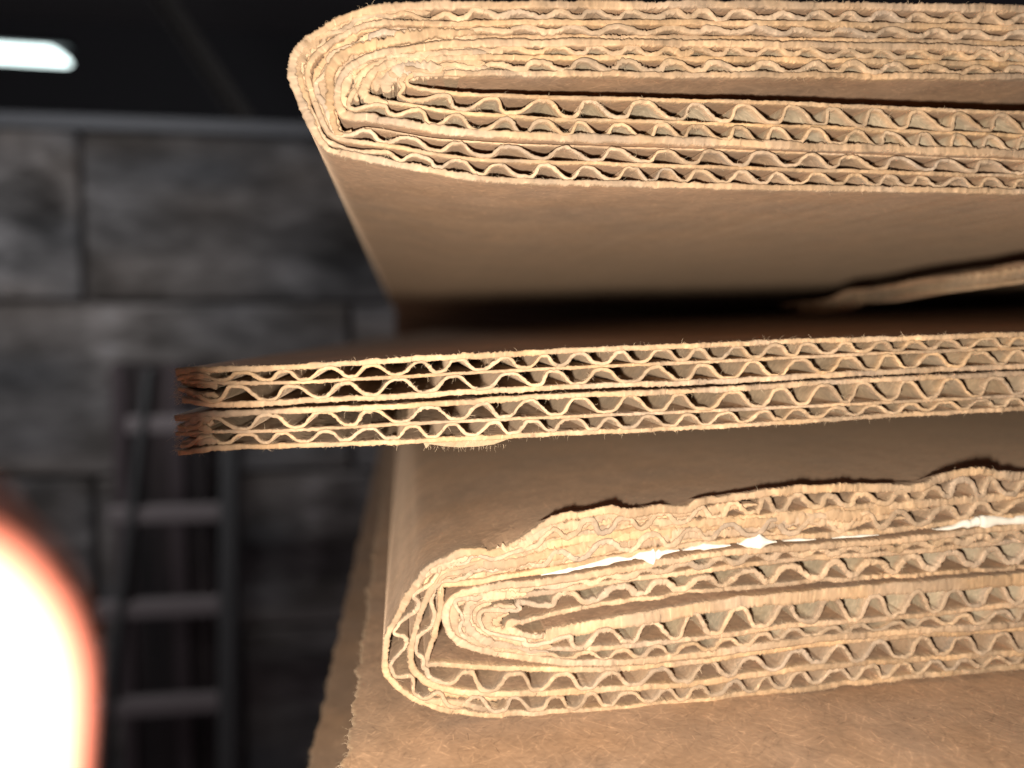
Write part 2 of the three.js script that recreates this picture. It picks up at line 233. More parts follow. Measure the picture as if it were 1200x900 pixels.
// ------------------------------------------------------------------ the two flat boards between the bundles
const MID_SLOPE = 0.0125;
function tipHairs(hairs, v0, v1, seed) { const r = rng(seed); for (let i = 0; i < 260; i++) hairs.push([onPlane(207 + r() * 12, lerp(v0, v1, r()), -r() * 0.003), new THREE.Vector3(-0.4 - r(), (r() - 0.5) * 1.3, (r() - 0.3)).normalize(), 0.0003 + r() * r() * 0.0012, r(), r(), r()]); }
{
  const t = thing('corrugated_board', 'upper of the two flat double-wall boards sticking out between the bundles', 'cardboard'), hairs = [];
  const A = curveOf([[[206, 436], [225, 434], [267, 433], [330, 431], [405, 426], [480, 421], [560, 417], [650, 412], [740, 408], [830, 404.5], [944, 399.5], [1046, 397], [1200, 391.5], [EXT, 383]]]);
  const B = curveOf([[[211, 447], [240, 448.5], [280, 449], [355, 448], [480, 441], [650, 432], [830, 424], [1015, 415], [1200, 408], [EXT, 400]]]);
  const C = curveOf([[[214, 469], [240, 473], [280, 474], [355, 470], [480, 464], [650, 454], [830, 447.5], [1015, 437], [1200, 429], [EXT, 420]]]);
  const crush = t => 0.9 * (1 - step(0.004, 0.024, t)), k = { slope: MID_SLOPE, hairs, hairMore: 1.8 };
  liner(t, A, { segs: 1, th: 0.0009, seed: 61, hair: 1.3, ...k, wash: 0.00001, drift: 0.03 }); liner(t, B, { segs: 1, th: 0.00058, seed: 62, hair: 0.4, ...k, z0: -0.0002 }); liner(t, C, { segs: 1, th: 0.0009, seed: 63, hair: 0.5, ...k });
  fluting(t, A, B, { t0: 0, t1: 1, pitch: 0.00645, seed: 64, crush, squash: 0.05, hair: 0.6, ...k, phase: 0.35, ha: 0.00042, lean: -0.1 }); fluting(t, B, C, { t0: 0, t1: 1, pitch: 0.0080, seed: 65, crush, squash: 0.05, hair: 0.7, ...k, phase: 0.72, lean: 0.1 });
  wad(t, A, B, 0, 0.017, [0.3, 0.7], { seed: 500, hairs, slope: MID_SLOPE, thick: 1.15 }); wad(t, B, C, 0, 0.02, [0.25, 0.5, 0.75], { seed: 520, hairs, slope: MID_SLOPE, thick: 1.15 });
  tipHairs(hairs, 432, 474, 17);
  fibres(t, hairs);
}
{
  const t = thing('corrugated_board', 'lower of the two flat double-wall boards, with a torn scrap hanging under it', 'cardboard'), hairs = [];
  const A = curveOf([[[204, 491], [225, 487], [280, 484.5], [355, 481], [480, 475.5], [650, 464.5], [830, 457.5], [1015, 446], [1200, 438], [EXT, 429]]]);
  const B = curveOf([[[205, 509], [240, 507], [280, 506], [355, 504], [480, 497], [650, 489], [830, 482], [1015, 473], [1200, 464], [EXT, 454]]]);
  const C = curveOf([[[209, 531], [230, 528], [255, 525], [330, 522.5], [480, 517.5], [650, 508.5], [830, 500.5], [1015, 489], [1200, 478.5], [EXT, 466]]]);
  const crush = t => 0.9 * (1 - step(0.004, 0.024, t)), k = { slope: MID_SLOPE, hairs, hairMore: 1.8 };
  liner(t, A, { segs: 1, th: 0.0009, seed: 71, hair: 0.5, ...k }); liner(t, B, { segs: 1, th: 0.00058, seed: 72, hair: 0.4, ...k, z0: -0.0002 }); liner(t, C, { segs: 1, th: 0.0008, seed: 73, hair: 1.2, ...k, wash: 0.00001, drift: 0.03 });
  fluting(t, A, B, { t0: 0, t1: 1, pitch: 0.0080, seed: 74, crush, squash: 0.05, hair: 0.6, ...k, phase: 0.05, lean: 0.15 }); fluting(t, B, C, { t0: 0, t1: 1, pitch: 0.00645, seed: 75, crush, squash: 0.05, hair: 0.6, ...k, phase: 0.1, hb: 0.00042 });
  wad(t, A, B, 0, 0.02, [0.25, 0.5, 0.75], { seed: 540, hairs, slope: MID_SLOPE, thick: 1.15 }); wad(t, B, C, 0, 0.02, [0.3, 0.7], { seed: 560, hairs, slope: MID_SLOPE, thick: 1.15 });
  // torn scrap of paper hanging from the lower face
  const S = [[496, 519], [500, 527], [504, 522], [520, 524.5], [540, 526], [560, 525], [580, 522.5], [596, 517], [560, 516.5], [520, 517.5]].map(p => { const q = onPlane(p[0], p[1]); return new THREE.Vector2(q.x, q.y); });
  const g = new THREE.ExtrudeGeometry(new THREE.Shape(S), { depth: 0.0004, bevelEnabled: true, bevelSize: 0.0001, bevelThickness: 0.0001, steps: 1 }); g.translate(0, 0, -0.0025);
  const cc = new Float32Array(g.attributes.position.count * 3).map((_, i) => [0.5, 0.36, 0.22][i % 3]); g.setAttribute('color', new THREE.BufferAttribute(cc, 3)); { const uvs = g.attributes.uv; for (let i = 0; i < uvs.count; i++) uvs.setXY(i, uvs.getX(i) / TILE, uvs.getY(i) / TILE); }
  part('torn_scrap', g, PAPER, t);
  tipHairs(hairs, 487, 532, 18);
  const r = rng(5); for (let i = 0; i < 60; i++) hairs.push([onPlane(498 + r() * 96, 520 + r() * 4, -0.002), new THREE.Vector3(r() - 0.5, -0.6 - r(), r() - 0.5).normalize(), 0.0003 + r() * 0.0007, r(), r(), r()]);
  fibres(t, hairs);
}
// ------------------------------------------------------------------ lower bundle
{
  const t = thing('folded_corrugated_board', 'double-wall board folded round the outside of the lower bundle, its top edge torn', 'cardboard'), hairs = [];
  const fo = [[499, 826], [466, 806], [452, 788], [451, 772], [454, 748], [467, 722], [484, 692], [502, 669]];
  const bo = [[EXT, 760], [1200, 781], [940, 808], [830, 821], [700, 833], [620, 838], [560, 838]];
  const O = curveOf([bo, fo, [[525, 657], [543, 648], [563, 648], [572, 652], [607, 640], [632, 621], [660, 607], [690, 603], [713, 598], [735, 602], [775, 597], [808, 596], [820, 590], [850, 586], [900, 578], [960, 574], [1025, 572], [1085, 570], [1105, 561], [1153, 553], [1175, 557], [1200, 558], [EXT, 545]]]);
  const OB = curveOf([bo, fo, [[530, 655], [575, 642], [620, 629], [700, 614], [770, 604], [830, 596], [900, 588], [960, 583], [1100, 574], [1200, 565], [EXT, 551]]]);
  const M = curveOf([[[EXT, 746], [1200, 766], [940, 784], [830, 801], [700, 810], [630, 813], [563, 814]], [[520, 808], [497, 798], [484, 786], [481, 772], [484, 752], [493, 720], [504, 694], [520, 674]], [[550, 664], [597, 654], [635, 643], [680, 633], [760, 622], [833, 613], [900, 607], [960, 601], [1073, 592], [1200, 582], [EXT, 566]]]);
  const I = curveOf([[[EXT, 716], [1200, 738], [1073, 746], [940, 758], [833, 774], [730, 785], [630, 786], [563, 783]], [[520, 780], [507, 780], [501, 781], [500, 774], [508, 747], [515, 720], [517, 696], [518, 687]], [[530, 685], [563, 682], [597, 676], [637, 670], [700, 657], [833, 637], [960, 628], [1040, 623], [1100, 616], [1150, 609], [1200, 605], [EXT, 590]]]);
  const crush = t => 0.1 + 0.15 * step(0.88, 1.1, t) + 0.65 * step(1.9, 2.05, t) - 0.6 * step(2.12, 2.21, t);
  liner(t, O, { segs: 3, th: 0.00095, thT: t => 1 + 0.45 * step(1.7, 2, t), seed: 81, hairs, hair: 0.8, back: OB, wash: 0.00001, drift: 0.03, rag: 0.0006 });
  liner(t, M, { segs: 3, th: 0.00105, thT: t => 1 + 0.35 * step(1.8, 2, t), seed: 82, hairs, hair: 0.3, z0: -0.0002 }); liner(t, I, { segs: 3, th: 0.00095, seed: 83, hairs, hair: 0.3, z0: -0.0002 });
  fluting(t, O, M, { t0: 0, t1: 3, pitch: 0.0064, seed: 84, crush, fuzz: 2, squash: 0.14, backA: OB, hairs, hair: 0.4, face: FLUTE_BROWN, ha: 0.00045, th: 0.00068, thT: t => 1 + 0.3 * step(2.0, 2.2, t) }); fluting(t, M, I, { thT: t => 1 + 0.25 * step(2.0, 2.2, t), t0: 0, t1: 3, pitch: 0.0080, seed: 85, crush, fuzz: 2, squash: 0.1, hairs, hair: 0.4, face: FLUTE_BROWN, phase: 0.4, th: 0.0007 });
  wad(t, O, M, 1.85, 2.3, [0.25, 0.5, 0.8], { seed: 600, hairs, edge: EDGE, depth: 0.0016, thick: 1.5 }); wad(t, M, I, 1.9, 2.32, [0.25, 0.5, 0.75], { seed: 640, hairs, edge: EDGE, depth: 0.0016, thick: 1.5 }); wad(t, O, M, 0.9, 1.3, [0.35, 0.7], { seed: 660, hairs, edge: EDGE, depth: 0.0016, thick: 1.5 });
  fibres(t, hairs);
}
{
  const t = thing('folded_corrugated_board', 'double-wall board folded inside the lower bundle, with white glue along its top', 'cardboard'), hairs = [];
  const O = curveOf([[[EXT, 710], [1200, 731], [1073, 739], [940, 751], [833, 766], [730, 776], [660, 776], [613, 771]], [[573, 764], [542, 754], [526, 738], [522, 722], [527, 707], [542, 697]], [[570, 690], [630, 683], [697, 673], [760, 662], [833, 650], [960, 640], [1073, 632], [1130, 624], [1200, 617], [EXT, 602]]]);
  const M = curveOf([[[EXT, 690], [1200, 709], [1040, 727], [940, 734], [833, 748], [700, 761], [640, 762], [610, 759]], [[585, 752], [562, 742], [553, 732], [551, 722], [555, 712], [566, 706]], [[590, 702], [640, 695], [740, 680], [833, 669], [940, 656], [1073, 647], [1200, 634], [EXT, 618]]]);
  const I = curveOf([[[EXT, 665], [1200, 679], [1073, 689], [960, 698], [833, 712], [730, 730], [670, 741], [640, 746]], [[622, 746], [608, 742], [601, 738], [600, 735], [606, 732], [616, 729]], [[640, 723], [663, 717], [700, 710], [760, 702], [833, 692], [960, 682], [1073, 675], [1200, 665], [EXT, 645]]]);
  const crush = t => 0.15 + 0.7 * step(0.8, 0.95, t) - 0.4 * step(2.12, 2.22, t);
  liner(t, O, { segs: 3, th: 0.00115, seed: 91, hairs, hair: 0.4, z0: 0.0002 }); liner(t, M, { segs: 3, th: 0.0009, seed: 92, hairs, hair: 0.3, z0: -0.0003 }); liner(t, I, { segs: 3, th: 0.0021, seed: 93, hairs, hair: 0.7, rag: 0.0002, fray: 0.6, t1: 1 }); liner(t, I, { segs: 3, th: 0.0008, seed: 96, hairs, hair: 0.4, rag: 0.001, t0: 1 });
  fluting(t, O, M, { t0: 0, t1: 3, pitch: 0.0064, seed: 94, crush, fuzz: 2.2, squash: 0.2, hairs, hair: 0.5, face: FLUTE_PALE, phase: 0.2, th: 0.0007, thT: t => 1 + 0.5 * step(2, 2.2, t) }); fluting(t, M, I, { t0: 0, t1: 3, pitch: 0.0080, seed: 95, crush, fuzz: 2.2, squash: 0.15, hairs, hair: 0.6, face: FLUTE_PALE, phase: 0.6, th: 0.00075, thT: t => 1 + 0.35 * step(2, 2.2, t) });
  wad(t, O, M, 0.86, 2.1, [0.2, 0.5, 0.8], { seed: 700, hairs, z0: 0.0002, thick: 1.5 }); wad(t, M, I, 0.84, 2.06, [0.15, 0.4, 0.65, 0.88], { seed: 740, hairs, z0: 0.0001, edge: EDGE, thick: 1.7 });
  fibres(t, hairs);
  // beads of dried white glue between the two boards
  const glue = new THREE.MeshPhysicalMaterial({ color: new THREE.Color().setRGB(0.76, 0.7, 0.6), roughness: 0.75, clearcoat: 0.05, clearcoatRoughness: 0.3 });
  const bead = (pts, seed) => {
    const LP = pts[pts.length - 1][0] - pts[0][0], c = new THREE.CatmullRomCurve3(pts.map(p => onPlane(p[0], p[1], 0.00005))), n = 90, q = 10, pos = [], idx = [];
    for (let i = 0; i <= n; i++) { const u = i / n, p = c.getPoint(u), tt = u * (pts.length - 1), k = Math.min(pts.length - 2, Math.floor(tt)), h = lerp(pts[k][2], pts[k + 1][2], sm(tt - k)) * PXMM * 0.62 * (1 + 0.3 * n1(u * LP / 13, seed) + 0.15 * n1(u * LP / 5, seed + 1)); const d = h * 0.3 * n1(u * LP / 15, seed + 2);
      for (let j = 0; j < q; j++) { const a = j / q * Math.PI * 2; pos.push(p.x, p.y + d + Math.sin(a) * h, p.z - 0.0004 + Math.cos(a) * (0.0005 + h * 0.3)); } }
    for (let i = 0; i < n; i++) for (let j = 0; j < q; j++) { const a = i * q + j, b = i * q + (j + 1) % q; idx.push(a, a + q, b, b, a + q, b + q); }
    const g = new THREE.BufferGeometry(); g.setAttribute('position', new THREE.Float32BufferAttribute(pos, 3)); g.setIndex(idx); g.computeVertexNormals(); const m = part('glue_bead', g, glue, t); m.userData.label = 'dried white glue squeezed out between the plies'; };
  bead([[634, 674, 1], [655, 670, 4], [685, 664, 5], [715, 658, 6], [738, 655, 3], [744, 654, 1]], 3);
  bead([[741, 653, 2], [752, 652, 11], [764, 655, 21], [771, 651, 13], [780, 647, 6], [796, 645, 2]], 4);
  bead([[800, 645, 1], [815, 643, 6], [828, 641, 9], [842, 640, 5], [856, 639, 2]], 5);
  bead([[866, 638, 2], [878, 638, 10], [888, 638, 15], [898, 636, 9], [910, 635, 2]], 6);
  bead([[918, 634, 1], [940, 633, 3], [956, 632, 1]], 7);
  bead([[975, 631, 1], [1000, 629, 3], [1030, 627, 1]], 9);
  bead([[1096, 621, 1], [1115, 619, 4], [1135, 614, 10], [1150, 611, 12], [1175, 612, 9], [1200, 611, 8], [1260, 606, 6]], 8);
}
// ------------------------------------------------------------------ boards under the lower bundle
function flatBoard(label, yTop, xLeft, zFront, zBack, seed, tilt) {
  const t = thing('corrugated_board', label, 'cardboard'), xR = 0.18, hairs = [], r = rng(seed);
  // top paper with a torn edge along its length
  const rows = 620, cols = [0, 0.00012, 0.0006, 0.003, 0.012, 0.05, xR - xLeft], pos = [], col = [], uv = [], idx = [], nc = cols.length + 2;
  for (let i = 0; i <= rows; i++) {
    const f = i / rows, z = lerp(zFront, zBack, f * f * 0.75 + f * 0.25), w = z * 1000, e = 0.0004 * n1(w * 0.22, seed) + 0.00035 * n1(w * 0.9, seed + 1) + 0.00022 * n1(w * 3, seed + 2) - 0.0011 * Math.max(0, n1(w * 0.35, seed + 3) - 0.45) * (1 + n1(w * 2.1, seed + 4));
    const P = (x, y, c) => { pos.push(x, y + (x - xLeft) * tilt, z); col.push(...c); uv.push(z / TILE, x / TILE); };
    P(xLeft + e + 0.0002, yTop - 0.0007 + 0.0002 * n1(w * 2, seed + 5), EDGE); P(xLeft + e, yTop - 0.0004 + 0.00015 * n1(w * 2.4, seed + 6), EDGE);
    cols.forEach((x, k) => P(xLeft + e * (k < 3 ? 1 : 0) + x, yTop + (k === 0 ? -0.00012 : 0) + (k === 1 ? 0.0001 * n1(w * 1.7, seed + 7) : 0), k < 2 ? EDGE : FACE));
    if (i) for (let k = 0; k < nc - 1; k++) { const a = (i - 1) * nc + k, b = a + nc; idx.push(a, a + 1, b, a + 1, b + 1, b); }
    if (r() < 0.55 && z < 0.06 && z > -0.12) hairs.push([new THREE.Vector3(xLeft + e, yTop - r() * 0.0004, z), new THREE.Vector3(-0.6 - r(), (r() - 0.4), (r() - 0.5)).normalize(), 0.0002 + r() * 0.0008, r(), r(), r()]);
  }
  const g = new THREE.BufferGeometry(); g.setAttribute('position', new THREE.Float32BufferAttribute(pos, 3)); g.setAttribute('color', new THREE.Float32BufferAttribute(col, 3)); g.setAttribute('uv', new THREE.Float32BufferAttribute(uv, 2)); g.setIndex(idx); g.computeVertexNormals();
  part('liner', g, PAPER, t);
  // the plies below it, cut across at the front
  const line = y => u => [lerp(xLeft + 0.0008, xR, u), y + (xR - xLeft) * u * tilt];
  const ys = [0, -0.0028, -0.0066].map(d => yTop - 0.0006 + d), L = ys.map(line), k = { seed: seed + 20, z0: zFront - 0.0005, depth: zFront - zBack - 0.002, t0: 0, t1: 1 };
  for (let j = 1; j < 3; j++) part('liner', ribbon(along(L[j], 0, 1, 0.0008), null, { ...k, th: 0.0006, seed: seed + 20 + j }), PAPER, t);
  for (let j = 0; j < 2; j++) part('fluting', ribbon(sampleWave(wave(L[j], L[j + 1], { ...k, pitch: j ? 0.008 : 0.0064 }), mixCurve(L[j], L[j + 1], 0.5), 0, 1, 0.0005), null, { ...k, th: 0.00042, face: FLUTE, edge: FLUTE_EDGE }), PAPER, t);
  fibres(t, hairs);
}
const by0 = onPlane(560, 843), by1 = onPlane(1200, 787), tilt = (by1.y - by0.y) / (by1.x - by0.x);
const lx = onPlane(409, 843).x;
flatBoard('wide brown board lying right under the lower bundle, its long side torn', by0.y + (lx - by0.x) * tilt - 0.0004, lx, 0.05, -0.62, 800, tilt);
flatBoard('shaded board lower down, jutting out past the torn board', by0.y - 0.036, lx * (0.036 - by0.y) / -by0.y * 1.52, 0.02, -0.6, 840, 0);

// ------------------------------------------------------------------ flap of thin board in the gap under the upper bundle
{
  const t = thing('cardboard_flap', 'bent strip of thin board poking into the dark gap under the upper bundle', 'cardboard'), N = 700, gs = [];
  const K = [[1330, 288, -0.015], [1200, 313, -0.036], [1120, 325, -0.052], [1050, 338, -0.08], [1022, 339, -0.095], [1000, 349, -0.108], [965, 354, -0.125], [935, 357, -0.145]].map(p => onPlane(p[0], p[1], p[2]));
  const c = new THREE.CatmullRomCurve3(K, false, 'centripetal');
  const strip = (rows) => { const pos = [], col = [], uv = [], idx = [], nr = rows.length; let s = 0, last = null;
    for (let i = 0; i <= N; i++) { const p = c.getPointAt(i / N); if (last) s += p.distanceTo(last); last = p; for (const [f, cl] of rows) { const q = f(p, s, i); pos.push(q.x, q.y, q.z); col.push(...cl); uv.push(s / TILE, q.z / TILE); } if (i) for (let k = 0; k < nr - 1; k++) { const a = (i - 1) * nr + k, b = a + nr; idx.push(a, b, a + 1, a + 1, b, b + 1); } }
    const g = new THREE.BufferGeometry(); g.setAttribute('position', new THREE.Float32BufferAttribute(pos, 3)); g.setAttribute('color', new THREE.Float32BufferAttribute(col, 3)); g.setAttribute('uv', new THREE.Float32BufferAttribute(uv, 2)); g.setIndex(idx); g.computeVertexNormals(); return g; };
  const V = (p, y, z) => new THREE.Vector3(p.x, p.y + y, p.z + z), ser = s => 0.00028 * Math.sin(s * 2 * Math.PI / 0.0021) + 0.0002 * n1(s * 900, 3);
  part('liner', strip([[(p, s) => V(p, 0.0002 + ser(s), -0.014), FACE], [(p, s) => V(p, ser(s), -0.002), FACE], [(p, s) => V(p, ser(s), 0), EDGE], [(p, s) => V(p, -0.0009 + ser(s), 0.0002), EDGE], [(p, s) => V(p, -0.0012, -0.0005), EDGE], [(p, s) => V(p, -0.0012, -0.012), FACE]]), PAPER, t);
  part('fluting', strip([[(p, s) => V(p, -0.00125, -0.012), FLUTE], [(p, s) => V(p, -0.0013, -0.001), FLUTE], [(p, s) => V(p, -0.0018 + 1.6 * ser(s + 0.0005), -0.0009), FLUTE_BROWN], [(p, s) => V(p, -0.0024, -0.001), FLUTE], [(p, s) => V(p, -0.0025, -0.012), FLUTE]]), PAPER, t);
  part('liner', strip([[(p, s) => V(p, -0.0025, -0.012), FACE], [(p, s) => V(p, -0.0025, 0), EDGE], [(p, s) => V(p, -0.0033 + 0.0002 * n1(s * 500, 6), 0.0001), EDGE], [(p, s) => V(p, -0.0036, -0.001), FACE], [(p, s) => V(p, -0.0036, -0.008), FACE], [(p, s) => V(p, -0.0034, -0.014), FACE]]), PAPER, t);
}
// ------------------------------------------------------------------ the pile of board standing behind, in the dark
{
  const t = thing('cardboard_stack', 'dark pile of board behind the gap between the bundles', 'cardboard');
  const p = onPlane(462, 380, -0.925), mat = new THREE.MeshStandardMaterial({ color: new THREE.Color().setRGB(...FACE), roughness: 0.95, map: kraftMap });
  for (let k = 0; k < 20; k++) { const g = new RoundedBoxGeometry(1.8, 0.0128, 0.3, 2, 0.0012); part('board', g, mat, t).position.set(p.x + 0.9 + 0.002 * hash(k, 5), -0.07 + k * 0.0132, -1.08 + 0.004 * hash(k, 6)); }
}

// ------------------------------------------------------------------ the hall behind
const concTex = dataTex(512, (x, y) => {
  const n = 512; let b = 0.68 + 0.15 * tiled(n, x, y, 3, 21) + 0.13 * tiled(n, x, y, 7, 22) + 0.09 * tiled(n, x, y, 19, 23) + 0.07 * tiled(n, x, y, 60, 24);
  const st = tiled(n, x, y * 0.22, 11, 25) + 0.3 * tiled(n, x, y, 24, 28); if (st > 0.4) b += 0.45 * Math.min(0.5, st - 0.4) * (0.7 + 0.6 * tiled(n, x, y, 31, 26)); // lime runs
  const dk = tiled(n, x, y * 0.4, 6, 29) + 0.4 * tiled(n, x, y, 17, 30); if (dk > 0.3) b -= 0.28 * Math.min(0.5, dk - 0.3);                             // soot and damp
  const h = 0.01 + 0.025 * tiled(n, x, y, 5, 27); return [b + h, b, b - h];
}, true);
const concBump = dataTex(256, (x, y) => { const b = 0.5 + 0.2 * tiled(256, x, y, 9, 31) + 0.2 * tiled(256, x, y, 40, 32); return [b, b, b]; });
const conc = [0.3, 0.35, 0.26].map((v, i) => { const m = concTex.clone(); m.offset.set(i * 0.37, i * 0.21); m.needsUpdate = true; return new THREE.MeshStandardMaterial({ color: new THREE.Color().setRGB(v, v * 0.94, v * 0.945), map: m, bumpMap: concBump, bumpScale: 0.01, roughness: 0.95 }); });
const WZ = -3.1;
{
  const t = thing('block_wall', 'stained grey wall of large concrete blocks at the back of the hall', 'wall');
  const rows = [[157, 351.5], [356, 554.5], [559, 739.5], [744, 941], [946, 1130]], joints = [[-1100, -420, 95, 640], [-1100, -260, 412, 1200], [-1100, -350, 112, 560, 1100], [-1100, -560, -200, 285, 900], [-1100, -300, 130, 700]];
  rows.forEach(([a, b], k) => { const y0 = onPlane(200, b, WZ).y, y1 = onPlane(200, a, WZ).y; let xs = joints[k].map(u => onPlane(u, (a + b) / 2, WZ).x);
    for (let j = 0; j < xs.length - 1; j++) { const w = xs[j + 1] - xs[j] - 0.02, g = new RoundedBoxGeometry(w, y1 - y0, 0.5, 3, 0.018); const m = part('block', g, conc[(k * 2 + j) % 3], t); m.position.set((xs[j] + xs[j + 1]) / 2, (y0 + y1) / 2, WZ - 0.25 + 0.012 * (hash(k, j) - 0.5)); } });
  part('mortar', new THREE.BoxGeometry(8, 3.6, 0.3), new THREE.MeshStandardMaterial({ color: new THREE.Color().setRGB(0.085, 0.07, 0.066), roughness: 0.95 }), t).position.set(-1.2, onPlane(200, 160, WZ).y - 1.82, WZ - 0.2);
  const cap = new RoundedBoxGeometry(8, 0.05, 0.42, 2, 0.008); part('capping_rail', cap, new THREE.MeshStandardMaterial({ color: new THREE.Color().setRGB(0.16, 0.16, 0.17), roughness: 0.6 }), t).position.set(-1.2, onPlane(200, 146, WZ).y, WZ - 0.2);
}
{
  const roof = new THREE.BoxGeometry(14, 0.04, 5); const m = structure('ceiling', roof, new THREE.MeshStandardMaterial({ color: new THREE.Color().setRGB(0.15, 0.145, 0.15), roughness: 0.9 })); m.position.set(0, 1.85, -3.9); m.rotation.x = 0.12;
  const far = structure('wall_rear', new THREE.BoxGeometry(14, 6, 0.1), new THREE.MeshStandardMaterial({ color: new THREE.Color().setRGB(0.07, 0.068, 0.075), roughness: 0.95 })); far.position.set(0, -0.5, -5.4);
  const a = onPlane(186, -10, -3.3), b = onPlane(286, 140, -3.3), t = thing('roof_brace', 'dim slanting steel brace under the dark roof', 'beam'), L = a.distanceTo(b) + 0.2;
  const mat = new THREE.MeshStandardMaterial({ color: new THREE.Color().setRGB(0.035, 0.03, 0.028), roughness: 0.9 });
  for (const [o, w, d] of [[0.035, 0.012, 0.1], [-0.035, 0.012, 0.1], [0, 0.058, 0.012]]) { const g = new THREE.BoxGeometry(w, L, d); g.translate(o, 0, 0); const q = part(w > 0.05 ? 'web' : 'flange', g, mat, t); }
  t.position.copy(a).add(b).multiplyScalar(0.5); t.rotation.z = Math.atan2(b.y - a.y, b.x - a.x) - Math.PI / 2;
}
{ // fluorescent batten
  const t = thing('strip_lamp', 'glowing white fluorescent strip lamp under the roof', 'lamp'), z = -1.75, a = onPlane(79, 63, z), len = 1.0, h = onPlane(40, 55.5, z).y - onPlane(40, 70, z).y;
  t.position.set(a.x - len / 2, a.y, z); t.rotation.z = -0.015;
  const glow = new THREE.MeshStandardMaterial({ color: 0x202020, emissive: new THREE.Color().setRGB(0.82, 1, 0.98), emissiveIntensity: 3.2, roughness: 0.5 });
  const s = new THREE.Shape(), w = len / 2; s.moveTo(-w, -h / 2); s.lineTo(w - 0.006, -h / 2); s.lineTo(w, -h * 0.3); s.lineTo(w - 0.01, h * 0.1); s.lineTo(w - 0.03, h / 2); s.lineTo(-w, h / 2);
  const g = new THREE.ExtrudeGeometry(s, { depth: 0.03, bevelEnabled: true, bevelSize: 0.002, bevelThickness: 0.002 }); g.translate(0, 0, -0.015);
  part('diffuser', g, glow, t);
  part('housing', new RoundedBoxGeometry(len + 0.02, 0.016, 0.04, 2, 0.004), new THREE.MeshStandardMaterial({ color: 0x2a2c30, roughness: 0.6 }), t).position.set(0, h / 2 + 0.013, 0);
  const add = (w2, h2, pos, look, I) => { const l = new THREE.RectAreaLight(new THREE.Color().setRGB(0.95, 0.98, 1), I, w2, h2); l.position.copy(t.position).add(pos); l.lookAt(l.position.clone().add(look)); scene.add(l); };
  add(len, 0.03, new THREE.Vector3(0, -h / 2 - 0.006, 0), new THREE.Vector3(0, -1, 0.0001), 105);
  add(len, h, new THREE.Vector3(0, 0, -0.022), new THREE.Vector3(0, 0, -1), 98);
  add(len, h, new THREE.Vector3(0, 0, 0.022), new THREE.Vector3(0, 0, 1), 40);
}
{ // ladder leaning on the wall
  const t = thing('ladder', 'grey metal ladder leaning against the block wall', 'ladder'), z = -2.55;
  const alu = new THREE.MeshStandardMaterial({ color: new THREE.Color().setRGB(0.185, 0.155, 0.155), roughness: 0.85 }), rail = new THREE.MeshStandardMaterial({ color: new THREE.Color().setRGB(0.07, 0.068, 0.068), roughness: 0.85 });
  const bar = (name, u0, v0, u1, v1, w, d, mat, zo = 0) => { const a = onPlane(u0, v0, z + zo), b = onPlane(u1, v1, z + zo), g = new RoundedBoxGeometry(w, a.distanceTo(b), d, 2, Math.min(w, d) * 0.25), m = part(name, g, mat, t); m.position.copy(a).add(b).multiplyScalar(0.5); m.rotation.z = Math.atan2(b.y - a.y, b.x - a.x) - Math.PI / 2; return m; };
  bar('rail', 272, 432, 266, 1150, 0.062, 0.08, rail); bar('rail', 178, 432, 92, 1150, 0.022, 0.08, rail);
  [[497, 150], [602, 128], [712, 112], [826, 106], [945, 100], [1060, 95]].forEach(([v, u]) => { const a = onPlane(u, v, z), b = onPlane(262, v, z), g = new RoundedBoxGeometry(b.x - a.x, 0.058, 0.05, 2, 0.01), m = part('rung', g, alu, t); m.position.copy(a).add(b).multiplyScalar(0.5); });
  const pnl = thing('dark_panel', 'dark board standing behind the ladder', 'panel'), zz = -2.9, a = onPlane(135, 425, zz), b = onPlane(262, 1150, zz);
  const m = part('sheet', new RoundedBoxGeometry(b.x - a.x, a.y - b.y, 0.04, 2, 0.006), new THREE.MeshStandardMaterial({ color: new THREE.Color().setRGB(0.06, 0.043, 0.046), roughness: 0.8, map: concTex }), pnl); m.position.copy(a).add(b).multiplyScalar(0.5);
  for (const u of [150, 215]) { const q = onPlane(u, 780, zz + 0.035), mm = part('batten', new RoundedBoxGeometry(0.05, a.y - b.y - 0.02, 0.025, 2, 0.006), new THREE.MeshStandardMaterial({ color: new THREE.Color().setRGB(0.065, 0.047, 0.05), roughness: 0.8 }), pnl); mm.position.set(q.x, m.position.y, q.z); }
}
